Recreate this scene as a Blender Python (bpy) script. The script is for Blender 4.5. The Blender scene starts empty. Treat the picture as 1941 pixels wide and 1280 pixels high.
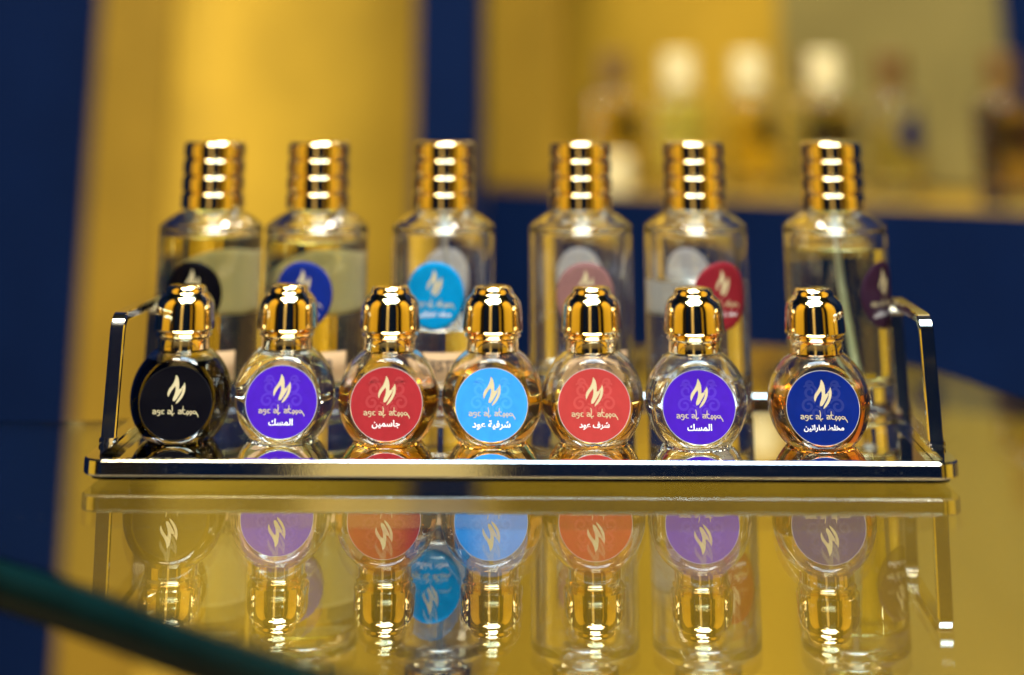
import bpy, bmesh, math, random
from mathutils import Vector, Matrix
R = math.radians
random.seed(7)
scene = bpy.context.scene
COL = scene.collection

# ------------------------------------------------------------------ camera
cam = bpy.data.cameras.new('camera')
cam.sensor_width = 36.0
cam.lens = 3600 / 1941 * 36.0
cam.shift_x = (970.5 - 985.0) / 1941
cam.shift_y = -(640.0 + 1200.3) / 1941
cam.clip_start = 0.02
cam.clip_end = 60
cam.dof.use_dof = True
cam.dof.focus_distance = 0.724
cam.dof.aperture_fstop = 2.8
camo = bpy.data.objects.new('camera', cam)
COL.objects.link(camo)
camo.location = (0, 0, 0.1465)
camo.rotation_euler = (R(110), 0, 0)
scene.camera = camo

# ------------------------------------------------------------------ world, exposure
w = bpy.data.worlds.new('World'); scene.world = w; w.use_nodes = True
w.node_tree.nodes['Background'].inputs[0].default_value = (0.30, 0.20, 0.10, 1)
w.node_tree.nodes['Background'].inputs[1].default_value = 0.06
vs = scene.view_settings
vs.view_transform = 'Standard'; vs.look = 'None'; vs.exposure = 0.0; vs.gamma = 1.0
cy = scene.cycles
cy.use_denoising = True
cy.max_bounces = 28; cy.transmission_bounces = 26; cy.glossy_bounces = 10; cy.diffuse_bounces = 3
cy.transparent_max_bounces = 8
cy.sample_clamp_indirect = 10.0
cy.caustics_reflective = True; cy.caustics_refractive = True
cy.blur_glossy = 0.3

# ------------------------------------------------------------------ lamps
def area(name, loc, target, sx, sy, power, color):
    l = bpy.data.lights.new(name, 'AREA'); l.shape = 'RECTANGLE'; l.size = sx; l.size_y = sy
    l.energy = power; l.color = color
    o = bpy.data.objects.new(name, l); COL.objects.link(o)
    o.location = loc
    o.rotation_euler = (Vector(target) - Vector(loc)).to_track_quat('-Z', 'Y').to_euler()
    return o
area('ceiling_panel_lamp', (0.12, 0.36, 1.30), (0.10, 0.62, 0.0), 0.72, 0.95, 23, (0.60, 0.81, 1.0))
area('ceiling_spot_lamp', (-0.30, 0.05, 1.10), (0.0, 0.85, 0.05), 0.05, 0.05, 8, (1.0, 0.97, 0.9))
area('niche_strip_lamp', (-0.318, 1.825, 0.15), (-0.20, 1.90, 0.15), 0.02, 1.6, 1.3, (1.0, 0.92, 0.70))
area('cabinet_strip_lamp', (0.036, 1.745, 0.30), (0.32, 1.64, 0.20), 0.02, 0.6, 0.36, (1.0, 0.86, 0.55))
area('cabinet_top_lamp', (0.20, 1.52, 0.95), (0.26, 1.70, 0.1), 0.06, 0.06, 1.0, (1.0, 0.90, 0.70))
area('added_back_light', (0.05, 1.42, 1.55), (0.02, 0.88, 0.05), 0.4, 0.3, 32, (1.0, 0.93, 0.82))  # added backlight for the back stickers and amber oil, no source seen there
area('plinth_fill', (0.22, 0.85, -0.74), (0.22, 1.55, -0.25), 0.5, 0.1, 3.2, (1.0, 0.84, 0.55))  # added fill aimed at the plinth, no such lamp is seen
area('pale_block_fill', (-0.40, -0.85, 1.9), (-0.42, -1.6, 0.2), 0.3, 0.3, 16, (1.0, 0.90, 0.70))  # added to brighten the pale block that the rail mirrors
area('left_wall_fill', (-0.55, 0.2, 1.9), (-1.5, 0.1, 0.0), 0.5, 0.5, 34, (1.0, 0.88, 0.62))  # added warm fill, keeps the mirrored left wall bright gold
area('right_wall_fill', (0.65, 0.2, 1.9), (1.5, 0.1, 0.0), 0.5, 0.5, 32, (1.0, 0.88, 0.62))  # added warm fill on the right wall that the caps mirror

# ------------------------------------------------------------------ materials
def mat(name):
    m = bpy.data.materials.new(name); m.use_nodes = True
    nt = m.node_tree
    return m, nt, nt.nodes['Principled BSDF']
def paint(name, col, rough=0.5, var=0.12, scale=14.0, spec=0.35):
    m, nt, p = mat(name)
    n = nt.nodes.new('ShaderNodeTexNoise'); n.inputs['Scale'].default_value = scale; n.inputs['Detail'].default_value = 5
    t = nt.nodes.new('ShaderNodeTexCoord'); nt.links.new(t.outputs['Object'], n.inputs['Vector'])
    r = nt.nodes.new('ShaderNodeValToRGB')
    r.color_ramp.elements[0].position = 0.3; r.color_ramp.elements[1].position = 0.7
    r.color_ramp.elements[0].color = tuple(c * (1 - var) for c in col) + (1,)
    r.color_ramp.elements[1].color = tuple(min(1, c * (1 + var)) for c in col) + (1,)
    nt.links.new(n.outputs['Fac'], r.inputs['Fac']); nt.links.new(r.outputs['Color'], p.inputs['Base Color'])
    p.inputs['Roughness'].default_value = rough; p.inputs['Specular IOR Level'].default_value = spec
    return m
def metal(name, col, rough=0.06, bump=0.0, bscale=300.0, smear=0.04):
    m, nt, p = mat(name)
    p.inputs['Metallic'].default_value = 1.0
    p.inputs['Base Color'].default_value = col + (1,)
    t = nt.nodes.new('ShaderNodeTexCoord')
    n = nt.nodes.new('ShaderNodeTexNoise'); n.inputs['Scale'].default_value = 120; n.inputs['Detail'].default_value = 4
    nt.links.new(t.outputs['Object'], n.inputs['Vector'])
    mr = nt.nodes.new('ShaderNodeMapRange'); mr.inputs[3].default_value = rough; mr.inputs[4].default_value = rough + smear
    nt.links.new(n.outputs['Fac'], mr.inputs[0]); nt.links.new(mr.outputs[0], p.inputs['Roughness'])
    if bump:
        n2 = nt.nodes.new('ShaderNodeTexNoise'); n2.inputs['Scale'].default_value = bscale; n2.inputs['Detail'].default_value = 2
        nt.links.new(t.outputs['Object'], n2.inputs['Vector'])
        b = nt.nodes.new('ShaderNodeBump'); b.inputs['Strength'].default_value = bump; b.inputs['Distance'].default_value = 0.0004
        nt.links.new(n2.outputs['Fac'], b.inputs['Height']); nt.links.new(b.outputs[0], p.inputs['Normal'])
    return m
def glass(name, ior, T=None, length=0.02, col=(1, 1, 1)):
    m = bpy.data.materials.new(name); m.use_nodes = True; nt = m.node_tree; nt.nodes.clear()
    o = nt.nodes.new('ShaderNodeOutputMaterial'); g = nt.nodes.new('ShaderNodeBsdfGlass')
    g.inputs['IOR'].default_value = ior; g.inputs['Roughness'].default_value = 0.0; g.inputs['Color'].default_value = col + (1,)
    nt.links.new(g.outputs[0], o.inputs['Surface'])
    if T:
        s = [-math.log(max(1e-4, c)) / length for c in T]; d = max(s)
        v = nt.nodes.new('ShaderNodeVolumeAbsorption'); v.inputs['Density'].default_value = d
        v.inputs['Color'].default_value = tuple(1 - x / d for x in s) + (1,)
        nt.links.new(v.outputs[0], o.inputs['Volume'])
    return m
M = {}
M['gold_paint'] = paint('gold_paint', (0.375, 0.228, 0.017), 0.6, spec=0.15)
M['shop_gold'] = paint('shop_gold_paint', (0.62, 0.385, 0.030), 0.6, spec=0.15)
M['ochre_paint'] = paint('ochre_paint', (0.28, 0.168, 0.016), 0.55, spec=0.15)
M['beige_paint'] = paint('beige_paint', (0.20, 0.158, 0.047), 0.55, spec=0.15)
M['navy_paint'] = paint('navy_paint', (0.0018, 0.0092, 0.046), 0.6, spec=0.05)
M['cream_paint'] = paint('cream_paint', (0.78, 0.62, 0.28), 0.5)
M['dark_floor'] = paint('dark_floor', (0.22, 0.17, 0.11), 0.5)
M['navy_ceiling'] = paint('navy_ceiling', (0.02, 0.045, 0.11), 0.6)
M['gold'] = metal('polished_gold', (0.90, 0.73, 0.41), 0.045)
M['gold'].node_tree.nodes['Principled BSDF'].inputs['Coat Weight'].default_value = 1.0
M['gold'].node_tree.nodes['Principled BSDF'].inputs['Coat Roughness'].default_value = 0.02
M['chrome'] = metal('warm_chrome', (0.83, 0.82, 0.78), 0.04, 0.03, 1400)
M['bar'] = metal('handle_chrome', (0.80, 0.77, 0.70), 0.07)
M['mirror'] = metal('mirror_silver', (0.86, 0.85, 0.78), 0.012, smear=0.02)
M['black_base'] = paint('black_base', (0.008, 0.008, 0.010), 0.25)
M['rubber'] = paint('rubber', (0.02, 0.02, 0.02), 0.8)
M['clear_glass'] = glass('clear_glass', 1.5)
M['table_glass'] = glass('table_glass', 1.52, (0.45, 0.66, 0.56), 0.10)
M['glass_edge'] = paint('dark_green_glass_edge', (0.0015, 0.014, 0.016), 0.3, 0.3, 40, 0.12)
M['foil'] = paint('pale_gold_print', (0.56, 0.49, 0.31), 0.4, 0.06, spec=0.25)
M['pale_rim'] = paint('label_rim_glint', (0.55, 0.55, 0.60), 0.3, 0.03)  # silver label edge, with the facet's bevel highlight painted in
M['white_print'] = paint('white_print', (0.88, 0.90, 0.98), 0.4, 0.03)
M['black_print'] = paint('black_print', (0.03, 0.03, 0.035), 0.5)
M['paper'] = paint('cream_paper', (0.46, 0.30, 0.16), 0.7, 0.04)
M['backpaper'] = paint('sticker_back', (0.88, 0.90, 0.92), 0.7, 0.04)
def translucent(m, f):
    nt = m.node_tree; p = nt.nodes['Principled BSDF']; o = nt.nodes['Material Output']
    t = nt.nodes.new('ShaderNodeBsdfTranslucent'); t.inputs['Color'].default_value = (0.86, 0.90, 0.96, 1)
    x = nt.nodes.new('ShaderNodeMixShader'); x.inputs[0].default_value = f
    nt.links.new(p.outputs[0], x.inputs[1]); nt.links.new(t.outputs[0], x.inputs[2]); nt.links.new(x.outputs[0], o.inputs['Surface'])
translucent(M['backpaper'], 0.75)
M['satin_cap'] = paint('satin_cream_cap', (0.80, 0.68, 0.36), 0.3, 0.04)
M['brown_cap'] = paint('dark_brown_cap', (0.16, 0.085, 0.018), 0.4)
M['plastic'] = paint('pump_plastic', (0.75, 0.78, 0.80), 0.35, 0.03)
LABELCOL = {
    'black': (0.0012, 0.0012, 0.004), 'violet': (0.055, 0.011, 0.44), 'crimson': (0.31, 0.022, 0.030),
    'azure': (0.035, 0.28, 0.86), 'red': (0.40, 0.042, 0.042), 'royal': (0.002, 0.014, 0.17),
    'royal2': (0.005, 0.020, 0.22), 'sky': (0.0, 0.23, 0.56), 'mauve': (0.23, 0.118, 0.122), 'wine': (0.21, 0.013, 0.024),
    'plum': (0.028, 0.010, 0.028), 'navy': (0.012, 0.016, 0.07)}
for k, c in LABELCOL.items():
    M['lab_' + k] = paint('label_' + k, c, 0.45, 0.06, 300, 0.08)
    M['orn_' + k] = paint('ornament_' + k, tuple(min(1, x * 1.10 + 0.014) for x in c), 0.42, 0.06, 300, 0.16)
LIQ = {
    'ink': glass('ink_oil', 1.47, (0.012, 0.006, 0.016), 0.006),
    'clear': glass('clear_oil', 1.47, (0.97, 0.97, 0.95), 0.035),
    'amber': glass('amber_oil', 1.47, (0.97, 0.33, 0.010), 0.035),
    'honey': glass('honey_oil', 1.47, (0.96, 0.48, 0.055), 0.035),
    'brown': glass('brown_oil', 1.47, (0.82, 0.18, 0.005), 0.035),
    'straw': glass('straw_scent', 1.36, (0.90, 0.81, 0.27), 0.04),
    'pale': glass('pale_scent', 1.36, (0.90, 0.92, 0.86), 0.04),
    'olive': glass('olive_scent', 1.36, (0.72, 0.76, 0.46), 0.04),
    'yellow': glass('yellow_scent', 1.36, (0.95, 0.80, 0.14), 0.04),
    'rosewood': glass('rosewood_scent', 1.36, (0.72, 0.42, 0.09), 0.04),
}

LIQ['milky'] = paint('cloudy_yellow_scent', (0.92, 0.76, 0.10), 0.25, 0.05)
LIQ['milky'].node_tree.nodes['Principled BSDF'].inputs['Transmission Weight'].default_value = 0.45
# ------------------------------------------------------------------ helpers
def link(name, me, m, parent=None, smooth=None):
    if m is not None:
        me.materials.clear(); me.materials.append(m)
    if smooth is not None:
        for p in me.polygons: p.use_smooth = True
        me.set_sharp_from_angle(angle=R(smooth))
    o = bpy.data.objects.new(name, me); COL.objects.link(o)
    if parent: o.parent = parent
    return o
def from_bm(name, bm, m, parent=None, smooth=None):
    me = bpy.data.meshes.new(name); bm.to_mesh(me); bm.free()
    return link(name, me, m, parent, smooth)
def tag(o, label=None, cat=None, group=None, kind=None):
    if label: o['label'] = label
    if cat: o['category'] = cat
    if group: o['group'] = group
    if kind: o['kind'] = kind
    return o
def empty(name, loc, rz=0.0):
    o = bpy.data.objects.new(name, None); o.empty_display_size = 0.01; COL.objects.link(o)
    o.location = loc; o.rotation_euler = (0, 0, rz); return o
def box_bm(x0, x1, y0, y1, z0, z1, bev=0.0, seg=2, mtx=None):
    bm = bmesh.new()
    bmesh.ops.create_cube(bm, size=1.0)
    for v in bm.verts:
        v.co = Vector(((x0 + x1) / 2 + v.co.x * (x1 - x0), (y0 + y1) / 2 + v.co.y * (y1 - y0), (z0 + z1) / 2 + v.co.z * (z1 - z0)))
    if bev:
        bmesh.ops.bevel(bm, geom=list(bm.edges), offset=bev, segments=seg, affect='EDGES', profile=0.6)
    if mtx: bm.transform(mtx)
    return bm
def struct(name, m, *b, mtx=None, bev=0.002):
    return tag(from_bm(name, box_bm(*b, bev=bev, mtx=mtx), m), kind='structure')
def lathe(prof, n=64, closed=False):
    """profile of (r, z) around Z; r = 0 ends become poles"""
    vs_, fs = [], []
    rings = []
    for r, z in prof:
        if r < 1e-7:
            rings.append([len(vs_)]); vs_.append((0, 0, z))
        else:
            rings.append(list(range(len(vs_), len(vs_) + n)))
            for i in range(n):
                a = 2 * math.pi * i / n
                vs_.append((r * math.cos(a), r * math.sin(a), z))
    pairs = list(zip(rings[:-1], rings[1:]))
    if closed: pairs.append((rings[-1], rings[0]))
    for a, b in pairs:
        if len(a) == 1 and len(b) == 1: continue
        for i in range(n):
            j = (i + 1) % n
            if len(a) == 1: fs.append((a[0], b[j], b[i]))
            elif len(b) == 1: fs.append((a[i], a[j], b[0]))
            else: fs.append((a[i], a[j], b[j], b[i]))
    me = bpy.data.meshes.new('lathe'); me.from_pydata(vs_, [], fs)
    bm = bmesh.new(); bm.from_mesh(me); bpy.data.meshes.remove(me)
    bmesh.ops.recalc_face_normals(bm, faces=bm.faces)
    return bm
def arc(cx, cz, r, a0, a1, n):
    return [(cx + r * math.cos(R(a0 + (a1 - a0) * i / n)), cz + r * math.sin(R(a0 + (a1 - a0) * i / n))) for i in range(n + 1)]
def round_rect(hx, hy, r, n=8):
    pts = []
    for cx, cy_, a0 in ((hx - r, hy - r, 0), (-hx + r, hy - r, 90), (-hx + r, -hy + r, 180), (hx - r, -hy + r, 270)):
        for i in range(n + 1):
            a = R(a0 + 90 * i / n); pts.append((cx + r * math.cos(a), cy_ + r * math.sin(a)))
    return pts
def prism(pts, z0, z1):
    bm = bmesh.new()
    b = [bm.verts.new((x, y, z0)) for x, y in pts]; t = [bm.verts.new((x, y, z1)) for x, y in pts]
    n = len(pts)
    bm.faces.new(t); bm.faces.new(list(reversed(b)))
    for i in range(n):
        j = (i + 1) % n; bm.faces.new((b[i], b[j], t[j], t[i]))
    bmesh.ops.recalc_face_normals(bm, faces=bm.faces)
    return bm
def tube(path, r, n=10):
    bm = bmesh.new(); rings = []
    for k, p in enumerate(path):
        p = Vector(p)
        d = (Vector(path[min(k + 1, len(path) - 1)]) - Vector(path[max(k - 1, 0)])).normalized()
        u = d.cross(Vector((0, 1, 0.01))).normalized(); v = d.cross(u)
        rings.append([bm.verts.new(p + (u * math.cos(2 * math.pi * i / n) + v * math.sin(2 * math.pi * i / n)) * r) for i in range(n)])
    for a, b in zip(rings[:-1], rings[1:]):
        for i in range(n):
            j = (i + 1) % n; bm.faces.new((a[i], a[j], b[j], b[i]))
    bm.faces.new(rings[0]); bm.faces.new(rings[-1])
    bmesh.ops.recalc_face_normals(bm, faces=bm.faces)
    return bm
def copy_tree(o, parent=None):
    c = o.copy(); COL.objects.link(c); c.parent = parent
    for ch in list(o.children): copy_tree(ch, c)
    return c

# ------------------------------------------------------------------ flat print (2-D shapes in label units, label radius = 1)
def zpt(x, y): return ((x - 608) / 503.0, (632 - y) / 503.0)
EM1 = [zpt(*p) for p in [(597, 245), (614, 266), (630, 294), (641, 335), (646, 380), (646, 425), (643, 447), (668, 436), (694, 430), (690, 456), (672, 492), (646, 535), (618, 580), (596, 604), (568, 608), (566, 585), (572, 555), (588, 515), (598, 470), (600, 430), (593, 402), (562, 440), (534, 480), (516, 515), (501, 552), (490, 525), (490, 494), (502, 450), (524, 418), (548, 386), (570, 345), (586, 300)]]
EM2 = [zpt(*p) for p in [(722, 350), (732, 385), (736, 425), (732, 470), (716, 520), (690, 570), (656, 612), (612, 648), (618, 618), (640, 580), (668, 535), (688, 492), (696, 455), (700, 430), (672, 428), (696, 402), (712, 378)]]
def stroke(pts, w):
    """tapered ribbon along a polyline -> polygon list"""
    P = [Vector(p) for p in pts]; out = []; L = []; Rr = []
    n = len(P)
    for i, p in enumerate(P):
        d = (P[min(i + 1, n - 1)] - P[max(i - 1, 0)]).normalized(); q = Vector((-d.y, d.x))
        ww = w * (0.55 + 0.45 * math.sin(math.pi * (i + 0.6) / (n + 0.2)))
        L.append(p + q * ww / 2); Rr.append(p - q * ww / 2)
    for i in range(n - 1):
        out.append([tuple(L[i]), tuple(L[i + 1]), tuple(Rr[i + 1]), tuple(Rr[i])])
    return out
def glyphs():
    S = []
    def g(*pp): S.append([zpt(*p) for p in pp])
    def aa(x, s=1.0):      # an open, angular letter a
        g((x, 738), (x + 22 * s, 728), (x + 42 * s, 738), (x + 46 * s, 760), (x + 48 * s, 780), (x + 58 * s, 782))
        g((x + 44 * s, 752), (x + 18 * s, 754), (x + 2 * s, 768), (x + 16 * s, 782), (x + 46 * s, 776))
    aa(290); 
    g((400, 740), (372, 730), (352, 742), (360, 762), (390, 764)); g((396, 742), (398, 775), (384, 806), (358, 800))
    g((458, 734), (430, 730), (414, 744), (436, 756), (414, 766), (428, 782), (460, 778))
    aa(500); g((558, 664), (568, 700), (566, 745), (560, 780)); g((600, 770), (590, 784), (568, 782), (566, 800), (578, 808))
    aa(648); g((718, 674), (716, 710), (712, 750), (722, 778), (748, 784), (772, 782)); g((696, 738), (720, 722), (750, 734))
    for x in (768, 812):
        g((x + 16, 740), (x, 756), (x + 6, 782), (x + 28, 786), (x + 34, 762), (x + 16, 740)); g((x + 20, 784), (x + 12, 806))
    g((876, 742), (856, 752), (862, 778), (890, 782), (906, 760), (876, 742)); g((900, 750), (912, 784), (930, 800), (936, 828))
    polys = []
    for s in S:
        # resample once for rounder bends
        q = []
        for i in range(len(s) - 1):
            a, b = Vector(s[i]), Vector(s[i + 1]); q += [tuple(a), tuple(a.lerp(b, 0.5))]
        q.append(s[-1])
        sm = [q[0]] + [tuple((Vector(q[i - 1]) + Vector(q[i]) * 2 + Vector(q[i + 1])) / 4) for i in range(1, len(q) - 1)] + [q[-1]]
        polys += stroke(sm, 0.025)
    return polys
SCRIPT = glyphs()
def ornament():
    polys = []
    for sx in (-1, 1):
        for (cx, cz, r, a0, turns, ph) in ((0.34, 0.42, 0.22, 40, 1.5, 1), (0.40, 0.05, 0.20, 160, 1.3, -1), (0.18, -0.12, 0.17, 90, 1.3, 1), (0.36, 0.62, 0.12, 200, 1.0, -1)):
            pts = []
            for i in range(26):
                t = i / 25; rr = r * (1 - 0.75 * t); a = R(a0) + ph * turns * 2 * math.pi * t
                pts.append((sx * (cx + rr * math.cos(a)), cz + rr * math.sin(a)))
            polys += stroke(pts, 0.075)
    return polys
ORN = ornament()
FORMS = {'musk': '\uFEDA\uFEB4\uFEE4\uFEDF\u0627',
         'jasmine': '\uFEE6\uFEF4\uFEE4\uFEB3\uFE8E\uFE9F',
         'east': '\u062F\uFEEE\uFECB \uFE94\uFEF4\uFED3\uFEAE\uFEB7',
         'honour': '\u062F\uFEEE\uFECB \uFED1\uFEAE\uFEB7',
         'blend': '\uFEE6\uFEF4\uFE97\u0627\u0631\uFE8E\uFEE3\u0627 \uFEC2\uFEE0\uFEA8\uFEE3'}
def text_mesh(body, width, bold=0.012):
    """text as (verts, faces) centred on 0,0 and scaled to a given width"""
    cu = bpy.data.curves.new('print', 'FONT'); cu.body = body; cu.offset = bold; cu.resolution_u = 3
    o = bpy.data.objects.new('print', cu); COL.objects.link(o)
    bpy.context.view_layer.update()
    dg = bpy.context.evaluated_depsgraph_get()
    me = bpy.data.meshes.new_from_object(o.evaluated_get(dg))
    V = [tuple(v.co[:2]) for v in me.vertices]; F = [tuple(p.vertices) for p in me.polygons]
    bpy.data.objects.remove(o); bpy.data.curves.remove(cu); bpy.data.meshes.remove(me)
    xs = [v[0] for v in V]; ys = [v[1] for v in V]
    s = width / (max(xs) - min(xs)); cx = (max(xs) + min(xs)) / 2; cz = (max(ys) + min(ys)) / 2
    return [((x - cx) * s, (y - cz) * s) for x, y in V], F
def print_bm(polys, place):
    bm = bmesh.new()
    for p in polys:
        try: bm.faces.new([bm.verts.new(place(x, z)) for x, z in p])
        except ValueError: pass
    return bm
def text_bm(vf, off, place):
    bm = bmesh.new(); V = [bm.verts.new(place(x + off[0], z + off[1])) for x, z in vf[0]]
    for f in vf[1]:
        try: bm.faces.new([V[i] for i in f])
        except ValueError: pass
    return bm
TEXT = {k: text_mesh(v, {'musk': 0.68, 'jasmine': 0.78, 'east': 1.06, 'honour': 0.84, 'blend': 1.10}[k], 0.02) for k, v in FORMS.items()}
TESTER = text_mesh('TESTER', 0.019, 0.02)

# ------------------------------------------------------------------ the setting: walls with lit niches behind the table
F = 1.75
struct('wall_left', M['navy_paint'], -1.6, -0.366, F, F + 0.30, -0.8, 2.2)
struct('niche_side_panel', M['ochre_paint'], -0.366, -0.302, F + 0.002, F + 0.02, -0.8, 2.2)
struct('niche_back_wall', M['gold_paint'], -0.365, -0.055, F + 0.15, F + 0.17, -0.8, 2.2)
struct('wall_column', M['navy_paint'], -0.089, -0.033, F - 0.02, F + 0.12, -0.8, 0.27)
CA = R(35)
CAB = Matrix.Translation((-0.03, F, 0)) @ Matrix.Rotation(-CA, 4, 'Z')
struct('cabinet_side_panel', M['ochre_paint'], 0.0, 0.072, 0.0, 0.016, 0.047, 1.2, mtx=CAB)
struct('cabinet_back_wall', M['gold_paint'], -0.09, 0.205, 0.16, 0.18, 0.047, 1.2, mtx=CAB)
struct('niche_header', M['gold_paint'], -0.089, -0.033, F, F + 0.12, 0.272, 2.2)
struct('cabinet_back_board', M['beige_paint'], 0.205, 0.415, 0.155, 0.18, 0.047, 1.2, mtx=CAB)
struct('cabinet_end_wall', M['navy_paint'], 0.415, 1.3, 0.14, 0.18, 0.047, 1.2, mtx=CAB)
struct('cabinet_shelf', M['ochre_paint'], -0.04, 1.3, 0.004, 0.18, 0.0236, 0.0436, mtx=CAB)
struct('cabinet_front', M['navy_paint'], 0.0, 1.3, 0.0, 0.004, -0.100, 0.0426, mtx=CAB, bev=0.0)
struct('cabinet_plinth', M['gold_paint'], 0.0, 1.3, -0.012, 0.16, -0.8, -0.102, mtx=CAB)
struct('floor', M['dark_floor'], -2.2, 2.4, -2.6, 2.4, -0.84, -0.8, bev=0)
# unseen shop walls and an added pale block either side and behind the photographer, which the caps and rail mirror
struct('shop_wall_left', M['shop_gold'], -1.62, -1.6, -0.6, 0.72, -0.8, 2.2)
struct('shop_wall_left_end', M['navy_paint'], -1.62, -1.6, 0.722, 1.75, -0.8, 2.2)
struct('shop_wall_right', M['shop_gold'], 1.50, 1.52, -0.6, 0.72, -0.8, 2.2)
struct('shop_wall_right_end', M['navy_paint'], 1.50, 1.52, 0.722, 1.3, -0.8, 2.2)
struct('shop_wall_back_left', M['navy_paint'], -1.6, -0.95, -1.5, -1.48, -0.8, 2.2)
struct('shop_wall_back', M['navy_paint'], -0.95, 1.2, -1.9, -1.88, -0.8, 2.2)
struct('shop_wall_back_right', M['shop_gold'], 1.2, 1.5, -1.5, -1.48, -0.8, 2.2)
struct('reflection_block', M['cream_paint'], -0.54, -0.17, -1.75, -1.6, -0.8, 2.19)  # unseen, put in so rail and caps mirror a pale stripe
struct('ceiling', M['navy_ceiling'], -1.62, 1.52, -1.9, 2.1, 2.2, 2.25)

# ------------------------------------------------------------------ glass table top
def closed_spline(P, k=8):
    out = []; n = len(P)
    for i in range(n):
        p0, p1, p2, p3 = (Vector(P[(i + d) % n]) for d in (-1, 0, 1, 2))
        for j in range(k):
            t = j / k
            out.append(tuple(0.5 * ((2 * p1) + (p2 - p0) * t + (2 * p0 - 5 * p1 + 4 * p2 - p3) * t * t + (3 * p1 - p0 - 3 * p2 + p3) * t ** 3)))
    return out
outline = closed_spline([(-0.47, 0.84), (-0.40, 0.905), (-0.26, 0.923), (-0.17, 0.925), (-0.09, 0.98), (-0.01, 1.08), (0.06, 1.14), (0.125, 1.15), (0.165, 1.130), (0.195, 1.085),
                         (0.211, 1.048), (0.2235, 1.000), (0.243, 0.94), (0.27, 0.82), (0.27, 0.62), (0.20, 0.46), (0.09, 0.43), (0.01, 0.505), (-0.0448, 0.5656),
                         (-0.0911, 0.6115), (-0.1248, 0.647), (-0.162, 0.6834), (-0.22, 0.735), (-0.33, 0.79), (-0.43, 0.80)])
bm = prism(outline, -0.0142, 0.0)
be = [e for e in bm.edges if abs(e.verts[0].co.z - e.verts[1].co.z) < 1e-6]
bmesh.ops.bevel(bm, geom=be, offset=0.0006, segments=2, affect='EDGES')
table = empty('glass_table', (0.0, 0.85, 0.0))
pane = from_bm('pane', bm, M['table_glass'], table, 35); pane.location = (0, -0.85, 0)
bm = bmesh.new(); n = len(outline)
rows = [[bm.verts.new((*outline[i], z)) for i in range(n)] for z in (-0.0134, -0.0008)]
for i in range(n):
    j = (i + 1) % n; bm.faces.new((rows[0][i], rows[0][j], rows[1][j], rows[1][i]))
bmesh.ops.recalc_face_normals(bm, faces=bm.faces)
edge = from_bm('polished_edge', bm, M['glass_edge'], table, 60); edge.location = (0, -0.85, 0)
md = edge.modifiers.new('thickness', 'SOLIDIFY'); md.thickness = 0.0004; md.offset = 1.0
tag(table, 'clear glass table top with dark green curved edge under the mirror tray', 'table')

# ------------------------------------------------------------------ mirror tray
TR = empty('mirror_tray', (0.0012, 0.861, 0.0), R(-1.2))
tag(TR, 'rectangular mirrored tray with chrome rail and upright handles at both ends', 'tray')
HX, HY = 0.1605, 0.075
def ring_rail():
    outer = round_rect(HX, HY, 0.008, 8); inner = round_rect(HX - 0.006, HY - 0.0042, 0.003, 8)
    bm = bmesh.new(); n = len(outer)
    rows = []
    b = 0.0006
    def off(pts, d, hx, hy, r): return round_rect(hx + d, hy + d, max(0.0005, r + d), 8)
    sec = [(round_rect(HX - b, HY - b, 0.008 - b), 0.0030), (outer, 0.0030 + b), (outer, 0.0085 - b), (round_rect(HX - b, HY - b, 0.008 - b), 0.0085),
           (round_rect(HX - 0.006 + b, HY - 0.0042 + b, 0.003 + b), 0.0085), (inner, 0.0085 - b), (inner, 0.0030)]
    for pts, z in sec: rows.append([bm.verts.new((x, y, z)) for x, y in pts])
    for a, c in zip(rows, rows[1:] + rows[:1]):
        for i in range(n):
            j = (i + 1) % n; bm.faces.new((a[i], a[j], c[j], c[i]))
    bmesh.ops.recalc_face_normals(bm, faces=bm.faces)
    return bm
from_bm('rail', ring_rail(), M['chrome'], TR, 28)
from_bm('mirror_plate', prism(round_rect(HX - 0.0062, HY - 0.0044, 0.003, 8), 0.0032, 0.0050), M['mirror'], TR, 30)
from_bm('base_board', prism(round_rect(HX - 0.003, HY - 0.0015, 0.007, 8), 0.0017, 0.0029), M['black_base'], TR, 30)
for sx in (-1, 1):
    for sy in (-1, 1):
        f = from_bm('foot', lathe([(0, 0.0), (0.005, 0.0), (0.005, 0.0016), (0, 0.0016)], 24), M['rubber'], TR, 30)
        f.location = (sx * 0.14, sy * 0.058, 0)
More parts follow.
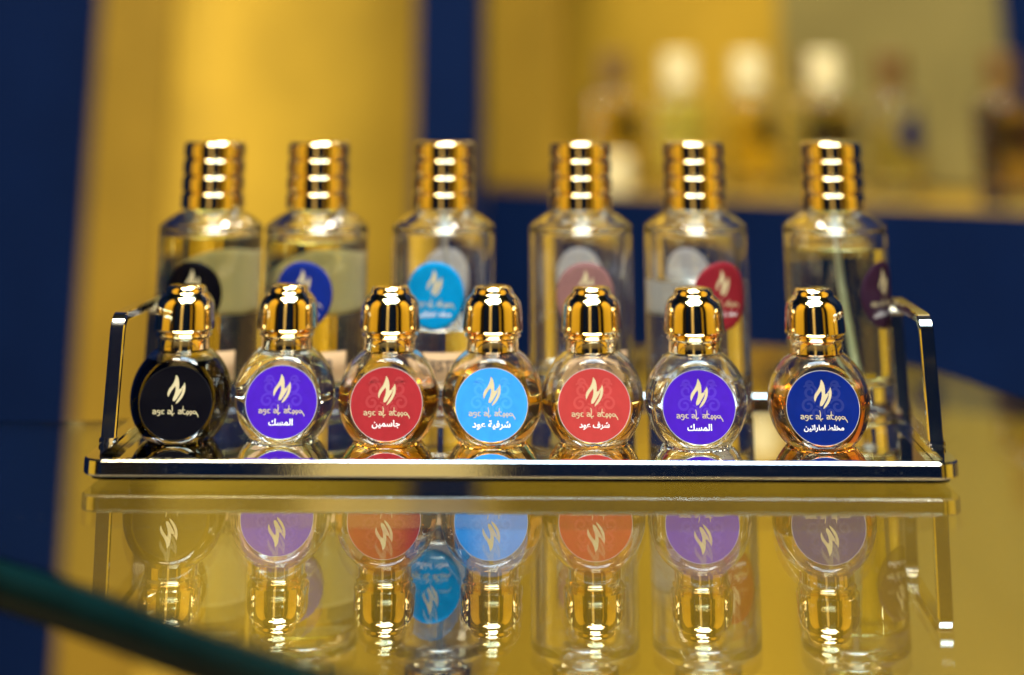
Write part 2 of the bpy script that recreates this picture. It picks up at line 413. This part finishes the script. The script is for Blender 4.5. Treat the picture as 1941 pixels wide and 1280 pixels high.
def handle(y0, y1, top, lean):
    rc = 0.0055; path = []
    path.append((y0, 0.0086)); path.append((y0, top - rc - 0.01)); 
    path += [(y0 + rc - rc * math.cos(R(a)), top - rc + rc * math.sin(R(a))) for a in range(0, 91, 15)]
    path += [(y1 - rc + rc * math.sin(R(a)), top - 0.0012 - rc + rc * math.cos(R(a))) for a in range(0, 91, 15)]
    path += [(y1, top - rc - 0.012), (y1, 0.0086)]
    bm = bmesh.new(); rings = []; n = len(path)
    hw, ht, b = 0.0028, 0.0017, 0.0005
    cs = [(-hw + b, -ht), (hw - b, -ht), (hw, -ht + b), (hw, ht - b), (hw - b, ht), (-hw + b, ht), (-hw, ht - b), (-hw, -ht + b)]
    for k in range(n):
        p = Vector((0, *path[k])); d = (Vector((0, *path[min(k + 1, n - 1)])) - Vector((0, *path[max(k - 1, 0)]))).normalized()
        nn = Vector((1, 0, 0)).cross(d)
        rings.append([bm.verts.new(p + Vector((u, 0, 0)) + nn * v) for u, v in cs])
    for a, c in zip(rings[:-1], rings[1:]):
        for i in range(8):
            j = (i + 1) % 8; bm.faces.new((a[i], a[j], c[j], c[i]))
    bm.faces.new(rings[0]); bm.faces.new(rings[-1])
    for v in bm.verts: v.co.x += lean * (v.co.z - 0.0085)
    bmesh.ops.recalc_face_normals(bm, faces=bm.faces)
    return bm
for sx in (-1, 1):
    h = from_bm('handle', handle(-0.043, 0.030, 0.0515, -sx * 0.02), M['bar'], TR, 25); h.location = (sx * 0.1572, 0, 0)
    for y in (-0.043, 0.030):
        s = from_bm('socket', box_bm(-0.0033, 0.0033, -0.0026, 0.0026, 0.0083, 0.0106, 0.0006), M['bar'], h, 25); s.location = (0, y, 0)
TM = Matrix.Translation(TR.location) @ Matrix.Rotation(R(-1.2), 4, 'Z')

# ------------------------------------------------------------------ round perfume bottles
def flat_sphere(rad, flat, cz, zlo=None, zhi=None, rim=0.0008, nr=26, n=72):
    """ball flattened front and back (poles on the Y axis), cut flat at zlo / zhi"""
    amax = math.degrees(math.acos(flat / rad))          # polar angle of the facet's rim
    prof = [(0, -flat)]
    rf = rad * math.sin(R(amax))
    prof += [(rf * 0.5, -flat), (rf - rim, -flat), (rf - rim * 0.3, -flat + rim * 0.12)]
    for i in range(nr + 1):
        a = amax + 2.2 + (180 - 2 * (amax + 2.2)) * i / nr
        prof.append((rad * math.sin(R(a)), -rad * math.cos(R(a))))
    prof += [(rf - rim * 0.3, flat - rim * 0.12), (rf - rim, flat), (rf * 0.5, flat), (0, flat)]
    bm = lathe(prof, n)
    bm.transform(Matrix.Rotation(R(90), 4, 'X') @ Matrix.Scale(-1, 4, (0, 0, 1)))
    bm.transform(Matrix.Translation((0, 0, cz)))
    bmesh.ops.recalc_face_normals(bm, faces=bm.faces)
    for z, nrm in ((zlo, (0, 0, -1)), (zhi, (0, 0, 1))):
        if z is None: continue
        bmesh.ops.bisect_plane(bm, geom=bm.verts[:] + bm.edges[:] + bm.faces[:], plane_co=(0, 0, z), plane_no=nrm, clear_outer=True)
        ed = [e for e in bm.edges if e.is_boundary]
        bmesh.ops.edgeloop_fill(bm, edges=ed)
    bmesh.ops.recalc_face_normals(bm, faces=bm.faces)
    return bm
RB, FLAT, CZ = 0.0200, 0.0140, 0.0152
def ball_glass():
    a = flat_sphere(RB, FLAT, CZ, 0.0)
    low = [e for e in a.edges if all(abs(v.co.z) < 1e-6 for v in e.verts) and len(e.link_faces) == 2 and e.calc_face_angle(0) > 0.3]
    bmesh.ops.bevel(a, geom=low, offset=0.0012, segments=3, affect='EDGES')
    b = flat_sphere(RB - 0.0015, FLAT - 0.0018, CZ + 0.0002, 0.0030, CZ + 0.0158)
    bmesh.ops.reverse_faces(b, faces=b.faces)
    me = bpy.data.meshes.new('t'); b.to_mesh(me); b.free(); a.from_mesh(me); bpy.data.meshes.remove(me)
    return a
bm = ball_glass(); BALL = bpy.data.meshes.new('ball_glass'); bm.to_mesh(BALL); bm.free()
def ball_liquid(level):
    return flat_sphere(RB - 0.00143, FLAT - 0.00173, CZ + 0.0002, 0.00293, level)
cap_prof = [(0.0, 0.0387), (0.0103, 0.0387), (0.0110, 0.0390), (0.01135, 0.0396), (0.01135, 0.0404), (0.0112, 0.0425), (0.01105, 0.0450), (0.0109, 0.0468),
            (0.01075, 0.0479), (0.0105, 0.0489), (0.0101, 0.0499), (0.0095, 0.0508), (0.0088, 0.0516), (0.0081, 0.0522), (0.0077, 0.0526), (0.0075, 0.0530), (0.0074, 0.0536),
            (0.0071, 0.0544), (0.0064, 0.0550), (0.0048, 0.0553), (0.0025, 0.0554), (0.0, 0.0554)]
CAPM = bpy.data.meshes.new('cap'); bm = lathe([(r * 1.065, z) for r, z in cap_prof], 64); bm.to_mesh(CAPM); bm.free()
col_prof = [(0.0, 0.0312), (0.0090, 0.0312), (0.0097, 0.0318), (0.0098, 0.0330), (0.0097, 0.0360), (0.0099, 0.0364), (0.0104, 0.0368), (0.0106, 0.0373), (0.0104, 0.0378), (0.0099, 0.0383), (0.0092, 0.0388), (0.0, 0.0388)]
COLM = bpy.data.meshes.new('collar'); bm = lathe([(r * 1.055, z) for r, z in col_prof], 64); bm.to_mesh(COLM); bm.free()
LABR = 0.01395; LSQ = 0.915
def place_flat(rad, d, cz):
    return lambda x, z: (x * rad, -(FLAT + d), cz + z * rad * LSQ)
def disc_bm(rad, d0, d1, cz, n=72):
    bm = lathe([(0, d0), (rad, d0), (rad, d1), (0, d1)], n)
    bm.transform(Matrix.Translation((0, -FLAT, cz)) @ Matrix.Scale(LSQ, 4, (0, 0, 1)) @ Matrix.Rotation(R(90), 4, 'X'))
    return bm
shared = {}
def ball_bottle(x, y, rz, col, liquid, level, words, label):
    o = empty('round_perfume_bottle', TM.inverted() @ Vector((x, y, 0)) , 0)
    o.location = (x, y, 0.00502); o.rotation_euler = (0, 0, R(rz))
    tag(o, label, 'perfume bottle', 'small round bottles in the front row')
    link('glass_body', BALL, M['clear_glass'], o, 30 if 'b' not in shared else None); shared['b'] = 1
    from_bm('liquid', ball_liquid(level), LIQ[liquid], o, 30)
    link('collar', COLM, M['gold'], o, 30 if 'c' not in shared else None)
    link('cap', CAPM, M['gold'], o, 30 if 'c' not in shared else None); shared['c'] = 1
    lb = from_bm('label', disc_bm(LABR, 0.00003, 0.00012, CZ - 0.0004), M['lab_' + col], o, 30)
    bd = from_bm('label_border', lathe([(LABR, 0.00002), (LABR + 0.00018, 0.00002), (LABR + 0.00018, 0.00009), (LABR, 0.00009)], 72, closed=True), M['pale_rim'] if col != 'black' else M['orn_black'], None, 30)
    bd.data.transform(Matrix.Translation((0, -FLAT, CZ - 0.0004)) @ Matrix.Scale(LSQ, 4, (0, 0, 1)) @ Matrix.Rotation(R(90), 4, 'X')); bd.parent = lb
    lz = CZ - 0.0004
    if col != 'black':
        from_bm('ornament', print_bm(ORN, place_flat(LABR, 0.00016, lz)), M['orn_' + col], lb)
    from_bm('emblem', print_bm([EM1], place_flat(LABR, 0.00021, lz)), M['foil'], lb)
    from_bm('emblem', print_bm([EM2], place_flat(LABR, 0.00023, lz)), M['foil'], lb)
    from_bm('lettering', print_bm(SCRIPT, place_flat(LABR, 0.00021, lz)), M['foil'], lb)
    if words:
        from_bm('lettering', text_bm(TEXT[words], (0.0, -0.545), place_flat(LABR, 0.00021, lz)), M['white_print'], lb)
    return o
ball_bottle(-0.1347, 0.8500, 1.0, 'black', 'ink', 0.0285, None, 'round bottle of near black oil with black label, leftmost in front row')
ball_bottle(-0.0935, 0.8520, 0.5, 'violet', 'clear', 0.0300, 'musk', 'round bottle of clear oil with violet label, between black label and crimson label bottles')
ball_bottle(-0.0519, 0.8472, 0.0, 'crimson', 'amber', 0.0195, 'jasmine', 'round bottle of amber oil with crimson label, third from the left')
ball_bottle(-0.0108, 0.8455, -0.5, 'azure', 'honey', 0.0240, 'east', 'round bottle of amber oil with bright sky blue label in front row')
ball_bottle(0.0288, 0.8442, 0.5, 'red', 'honey', 0.0158, 'honour', 'round half full bottle of pale honey oil with light red label')
ball_bottle(0.0694, 0.8405, -0.5, 'violet', 'clear', 0.0228, 'musk', 'round bottle of clear oil with violet label, between red label and navy label bottles')
ball_bottle(0.1172, 0.8385, -1.5, 'royal', 'brown', 0.0185, 'blend', 'round bottle of brown oil with navy blue label, rightmost in front row')

# ------------------------------------------------------------------ tall spray bottles
RT = 0.0222
ZB, ZS, ZN = 0.0, 0.0742, 0.0792
outer = [(0, 0.0008), (0.0150, 0.0008), (0.0190, 0.0)] + arc(0.0207, 0.0015, 0.0015, -90, 0, 4) + [(RT, 0.010), (RT, 0.040), (RT, ZS - 0.0022)] + \
    arc(RT - 0.0022, ZS - 0.0022, 0.0022, 0, 62, 5) + [(0.0175, ZS + 0.0022), (0.0145, ZN - 0.0010), (0.0110, ZN), (0.0085, ZN + 0.0006), (0.0085, ZN + 0.006)]
inner = [(0.0060, ZN + 0.006), (0.0060, ZN), (0.0095, ZN - 0.0034), (0.0138, ZS - 0.0010)] + arc(0.0148, ZS - 0.0050, 0.0028, 60, 0, 5) + \
    [(0.0174, 0.050), (0.0171, 0.0160)] + arc(0.0131, 0.0160, 0.0040, 0, -90, 5) + [(0.0070, 0.0122), (0, 0.0118)]
bm = lathe(outer + inner, 72)
TALL = bpy.data.meshes.new('tall_glass'); bm.to_mesh(TALL); bm.free()
def tall_liquid(level):
    ir = 0.0171 + 0.0003 * min(1, (level - 0.016) / 0.034) + 0.00008 + (0.0002 * (level - 0.05) / 0.019 if level > 0.05 else 0)
    prof = [(0, 0.01172), (0.0070, 0.01212)] + arc(0.0131, 0.0160, 0.00408, -90, 0, 5)
    if level > 0.05: prof += [(0.01748, 0.050)]
    prof += [(ir, level), (ir - 0.0006, level - 0.0003), (ir - 0.002, level - 0.0008), (0, level - 0.0009)]
    return lathe(prof, 72)
cap2 = [(0, 0.0796), (0.0131, 0.0796), (0.0137, 0.0800)]
for k in range(4):
    z0 = 0.0800 + k * 0.00675; z1 = z0 + 0.00675; r = 0.0137 - 0.0001 * k
    cap2 += [(r, z0 + 0.0005), (r, z1 - 0.0021)] + arc(r - 0.0018, z1 - 0.0020, 0.0018, 12, 78, 6)
    if k < 3: cap2 += [(r - 0.0014, z1 - 0.0001), (r - 0.0006, z1 + 0.0001)]
cap2 += [(0.0112, 0.1070), (0.006, 0.1071), (0, 0.1071)]
CAP2 = bpy.data.meshes.new('ringed_cap'); bm = lathe(cap2, 64); bm.to_mesh(CAP2); bm.free()
CAPX = {'satin_cap': CAP2.copy(), 'brown_cap': CAP2.copy()}
NECK = bpy.data.meshes.new('pump'); bm = lathe([(0, 0.0755), (0.0030, 0.0755), (0.0032, 0.0770), (0.0056, 0.0772), (0.0056, 0.0850), (0, 0.0850)], 32); bm.to_mesh(NECK); bm.free()
def wrap(ang, d, cz, s=1.0):
    rr = RT + d
    def f(x, z):
        a = ang + x * s / rr
        return (rr * math.sin(a), -rr * math.cos(a), cz + z * s)
    return f
def wrap_disc(rad, place, rings=8, n=56):
    bm = bmesh.new(); c = bm.verts.new(place(0, 0)); prev = None
    for k in range(1, rings + 1):
        row = [bm.verts.new(place(rad * k / rings * math.cos(2 * math.pi * i / n), rad * k / rings * math.sin(2 * math.pi * i / n))) for i in range(n)]
        for i in range(n):
            j = (i + 1) % n
            if prev is None: bm.faces.new((c, row[i], row[j]))
            else: bm.faces.new((prev[i], row[i], row[j], prev[j]))
        prev = row
    return bm
def wrap_rect(hw, hh, place, n=24):
    bm = bmesh.new(); a = [bm.verts.new(place(-hw + 2 * hw * i / n, -hh)) for i in range(n + 1)]; b = [bm.verts.new(place(-hw + 2 * hw * i / n, hh)) for i in range(n + 1)]
    for i in range(n): bm.faces.new((a[i], a[i + 1], b[i + 1], b[i]))
    return bm
def solid(o, t):
    md = o.modifiers.new('thickness', 'SOLIDIFY'); md.thickness = t; md.offset = 0; return o
SR = 0.0130
def tall_bottle(loc, rz, col, liquid, level, tester, label, group, cat='perfume bottle', detail=True, back=True, sz=0.0475, capmat='gold', tube_on=True):
    o = empty('tall_perfume_bottle', loc, R(rz))
    tag(o, label, cat, group)
    link('glass_body', TALL, M['clear_glass'], o, 30 if 't' not in shared else None)
    if level: from_bm('liquid', tall_liquid(level), LIQ[liquid], o, 30)
    link('pump', NECK, M['plastic'], o, 30 if 't' not in shared else None)
    link('cap', CAP2 if capmat == 'gold' else CAPX[capmat], M[capmat], o, 45); shared['t'] = 1
    if detail and tube_on:
        from_bm('dip_tube', tube([(0, 0, 0.0765), (0.001, 0.0, 0.065), (0.004, 0.001, 0.05), (0.0085, 0.002, 0.032), (0.013, 0.003, 0.014), (0.0145, 0.0035, 0.0115)], 0.0011), M['plastic'], o, 60)
    st = solid(from_bm('front_sticker', wrap_disc(SR, wrap(0, 0.00012, sz)), M['lab_' + col], o, 60), 0.0001)
    if detail:
        from_bm('emblem', print_bm([EM1], wrap(0, 0.00026, sz, SR)), M['foil'], st)
        from_bm('emblem', print_bm([EM2], wrap(0, 0.00028, sz, SR)), M['foil'], st)
        from_bm('lettering', print_bm(SCRIPT, wrap(0, 0.00026, sz, SR)), M['foil'], st)
        from_bm('lettering', text_bm(TEXT['blend'], (0, -0.545), wrap(0, 0.00026, sz, SR)), M['white_print'], st)
    if back: solid(from_bm('back_sticker', wrap_disc(SR * 1.02, wrap(math.pi - R(rz) * 0.6, 0.00012, sz + 0.0025)), M['backpaper'], o, 60), 0.0001)
    if tester:
        t = solid(from_bm('tester_label', wrap_rect(0.0155, 0.0056, wrap(0.22, 0.00012, 0.0205)), M['paper'], o, 60), 0.0001)
        from_bm('lettering', text_bm(TESTER, (0, 0), wrap(0.22, 0.00026, 0.0212)), M['black_print'], t)
    return o
G2 = 'tall bottles in the back row of the tray'
zt = 0.00503
TY = lambda x: 0.9045 - 0.021 * x
for x, rz, col, lq, lv, tst, lab in (
        (-0.1345, -10, 'black', 'straw', 0.0695, True, 'tall bottle of straw liquid with black round sticker, leftmost in back row'),
        (-0.0884, -8, 'royal2', 'straw', 0.0672, True, 'tall bottle of straw liquid with royal blue round sticker, behind violet label bottle'),
        (-0.0332, -7, 'sky', 'pale', 0.034, True, 'tall nearly empty bottle with sky blue round sticker and cream tester label'),
        (0.0266, 3, 'mauve', 'pale', 0.020, True, 'tall empty looking bottle with dusty mauve round sticker, behind red label bottle'),
        (0.0762, 24, 'wine', 'pale', 0.0525, False, 'tall half full bottle of pale liquid with wine red round sticker'),
        (0.1365, 50, 'plum', 'olive', 0.0650, False, 'tall bottle of olive liquid with dark plum sticker turned right, rightmost in back row')):
    tall_bottle((x, TY(x), zt), rz, col, lq, lv, tst, lab, G2, tube_on=col in ('plum', 'sky'), back=col != 'plum')

# ------------------------------------------------------------------ blurred bottles on the cabinet shelf
G3 = 'bottles on the blurred cabinet shelf'
for s, n, col, lq, lv, rz, cm, lab in (
        (0.100, 0.052, 'navy', 'yellow', 0.066, 150, 'brown_cap', 'blurred yellow bottle with brown cap at left end of the background shelf'),
        (0.167, 0.045, 'navy', 'milky', 0.070, 160, 'satin_cap', 'blurred pale capped bottle with brightest yellow liquid on the background shelf'),
        (0.226, 0.058, 'navy', 'yellow', 0.060, 140, 'satin_cap', 'blurred pale capped yellow bottle third from left on the background shelf'),
        (0.259, 0.112, 'navy', 'straw', 0.060, 25, 'brown_cap', 'blurred bottle with blue sticker set back between the second and third pale caps'),
        (0.301, 0.046, 'navy', 'yellow', 0.068, 150, 'satin_cap', 'blurred pale capped yellow bottle rightmost of the three pale caps'),
        (0.352, 0.060, 'navy', 'straw', 0.050, 30, 'brown_cap', 'blurred brown capped bottle with blue sticker near the right of the background shelf'),
        (0.446, 0.050, 'navy', 'rosewood', 0.070, 150, 'brown_cap', 'blurred dark brown bottle at right end of the background shelf')):
    p = CAB @ Vector((s, n, 0.0437))
    tall_bottle(p, rz, col, lq, lv, False, lab, G3, detail=False, back=False, capmat=cm)
lc = CAB @ Vector((0.118, 0.022, 0.0437 - 0.0796))
cap = tag(link('glint_cap', CAPX['satin_cap'], M['satin_cap']), 'blurred pale cap shape added for a glint low on the background shelf', 'cap'); cap.location = lc  # added shape, its pale colour stands in for a glint

# ------------------------------------------------------------------ dust on the table glass and the tray rail
bm = bmesh.new(); rnd = random.Random(3)
def fleck(c, u, v, r):
    k = rnd.randint(4, 6); a0 = rnd.random() * 6
    bm.faces.new([bm.verts.new(Vector(c) + (u * math.cos(a0 + 6.283 * i / k) + v * math.sin(a0 + 6.283 * i / k)) * r * rnd.uniform(0.6, 1.3)) for i in range(k)])
ex, ey, ez = Vector((1, 0, 0)), Vector((0, 1, 0)), Vector((0, 0, 1))
for i in range(260):
    x = rnd.uniform(-0.17, 0.2); y = rnd.uniform(0.70, 0.788)
    fleck((x, y, 0.00006), ex, ey, rnd.choice((0.00006, 0.00008, 0.0001, 0.00016)))
for i in range(90):
    p = TM @ Vector((rnd.uniform(-0.15, 0.15), -HY - 0.00006, rnd.uniform(0.0038, 0.0078)))
    fleck(p, ex, ez, rnd.choice((0.00005, 0.00007, 0.0001)))
tag(from_bm('dust', bm, paint('dust', (0.6, 0.56, 0.5), 0.9)), 'pale specks of dust on the glass and the tray rail', 'dust', kind='stuff')
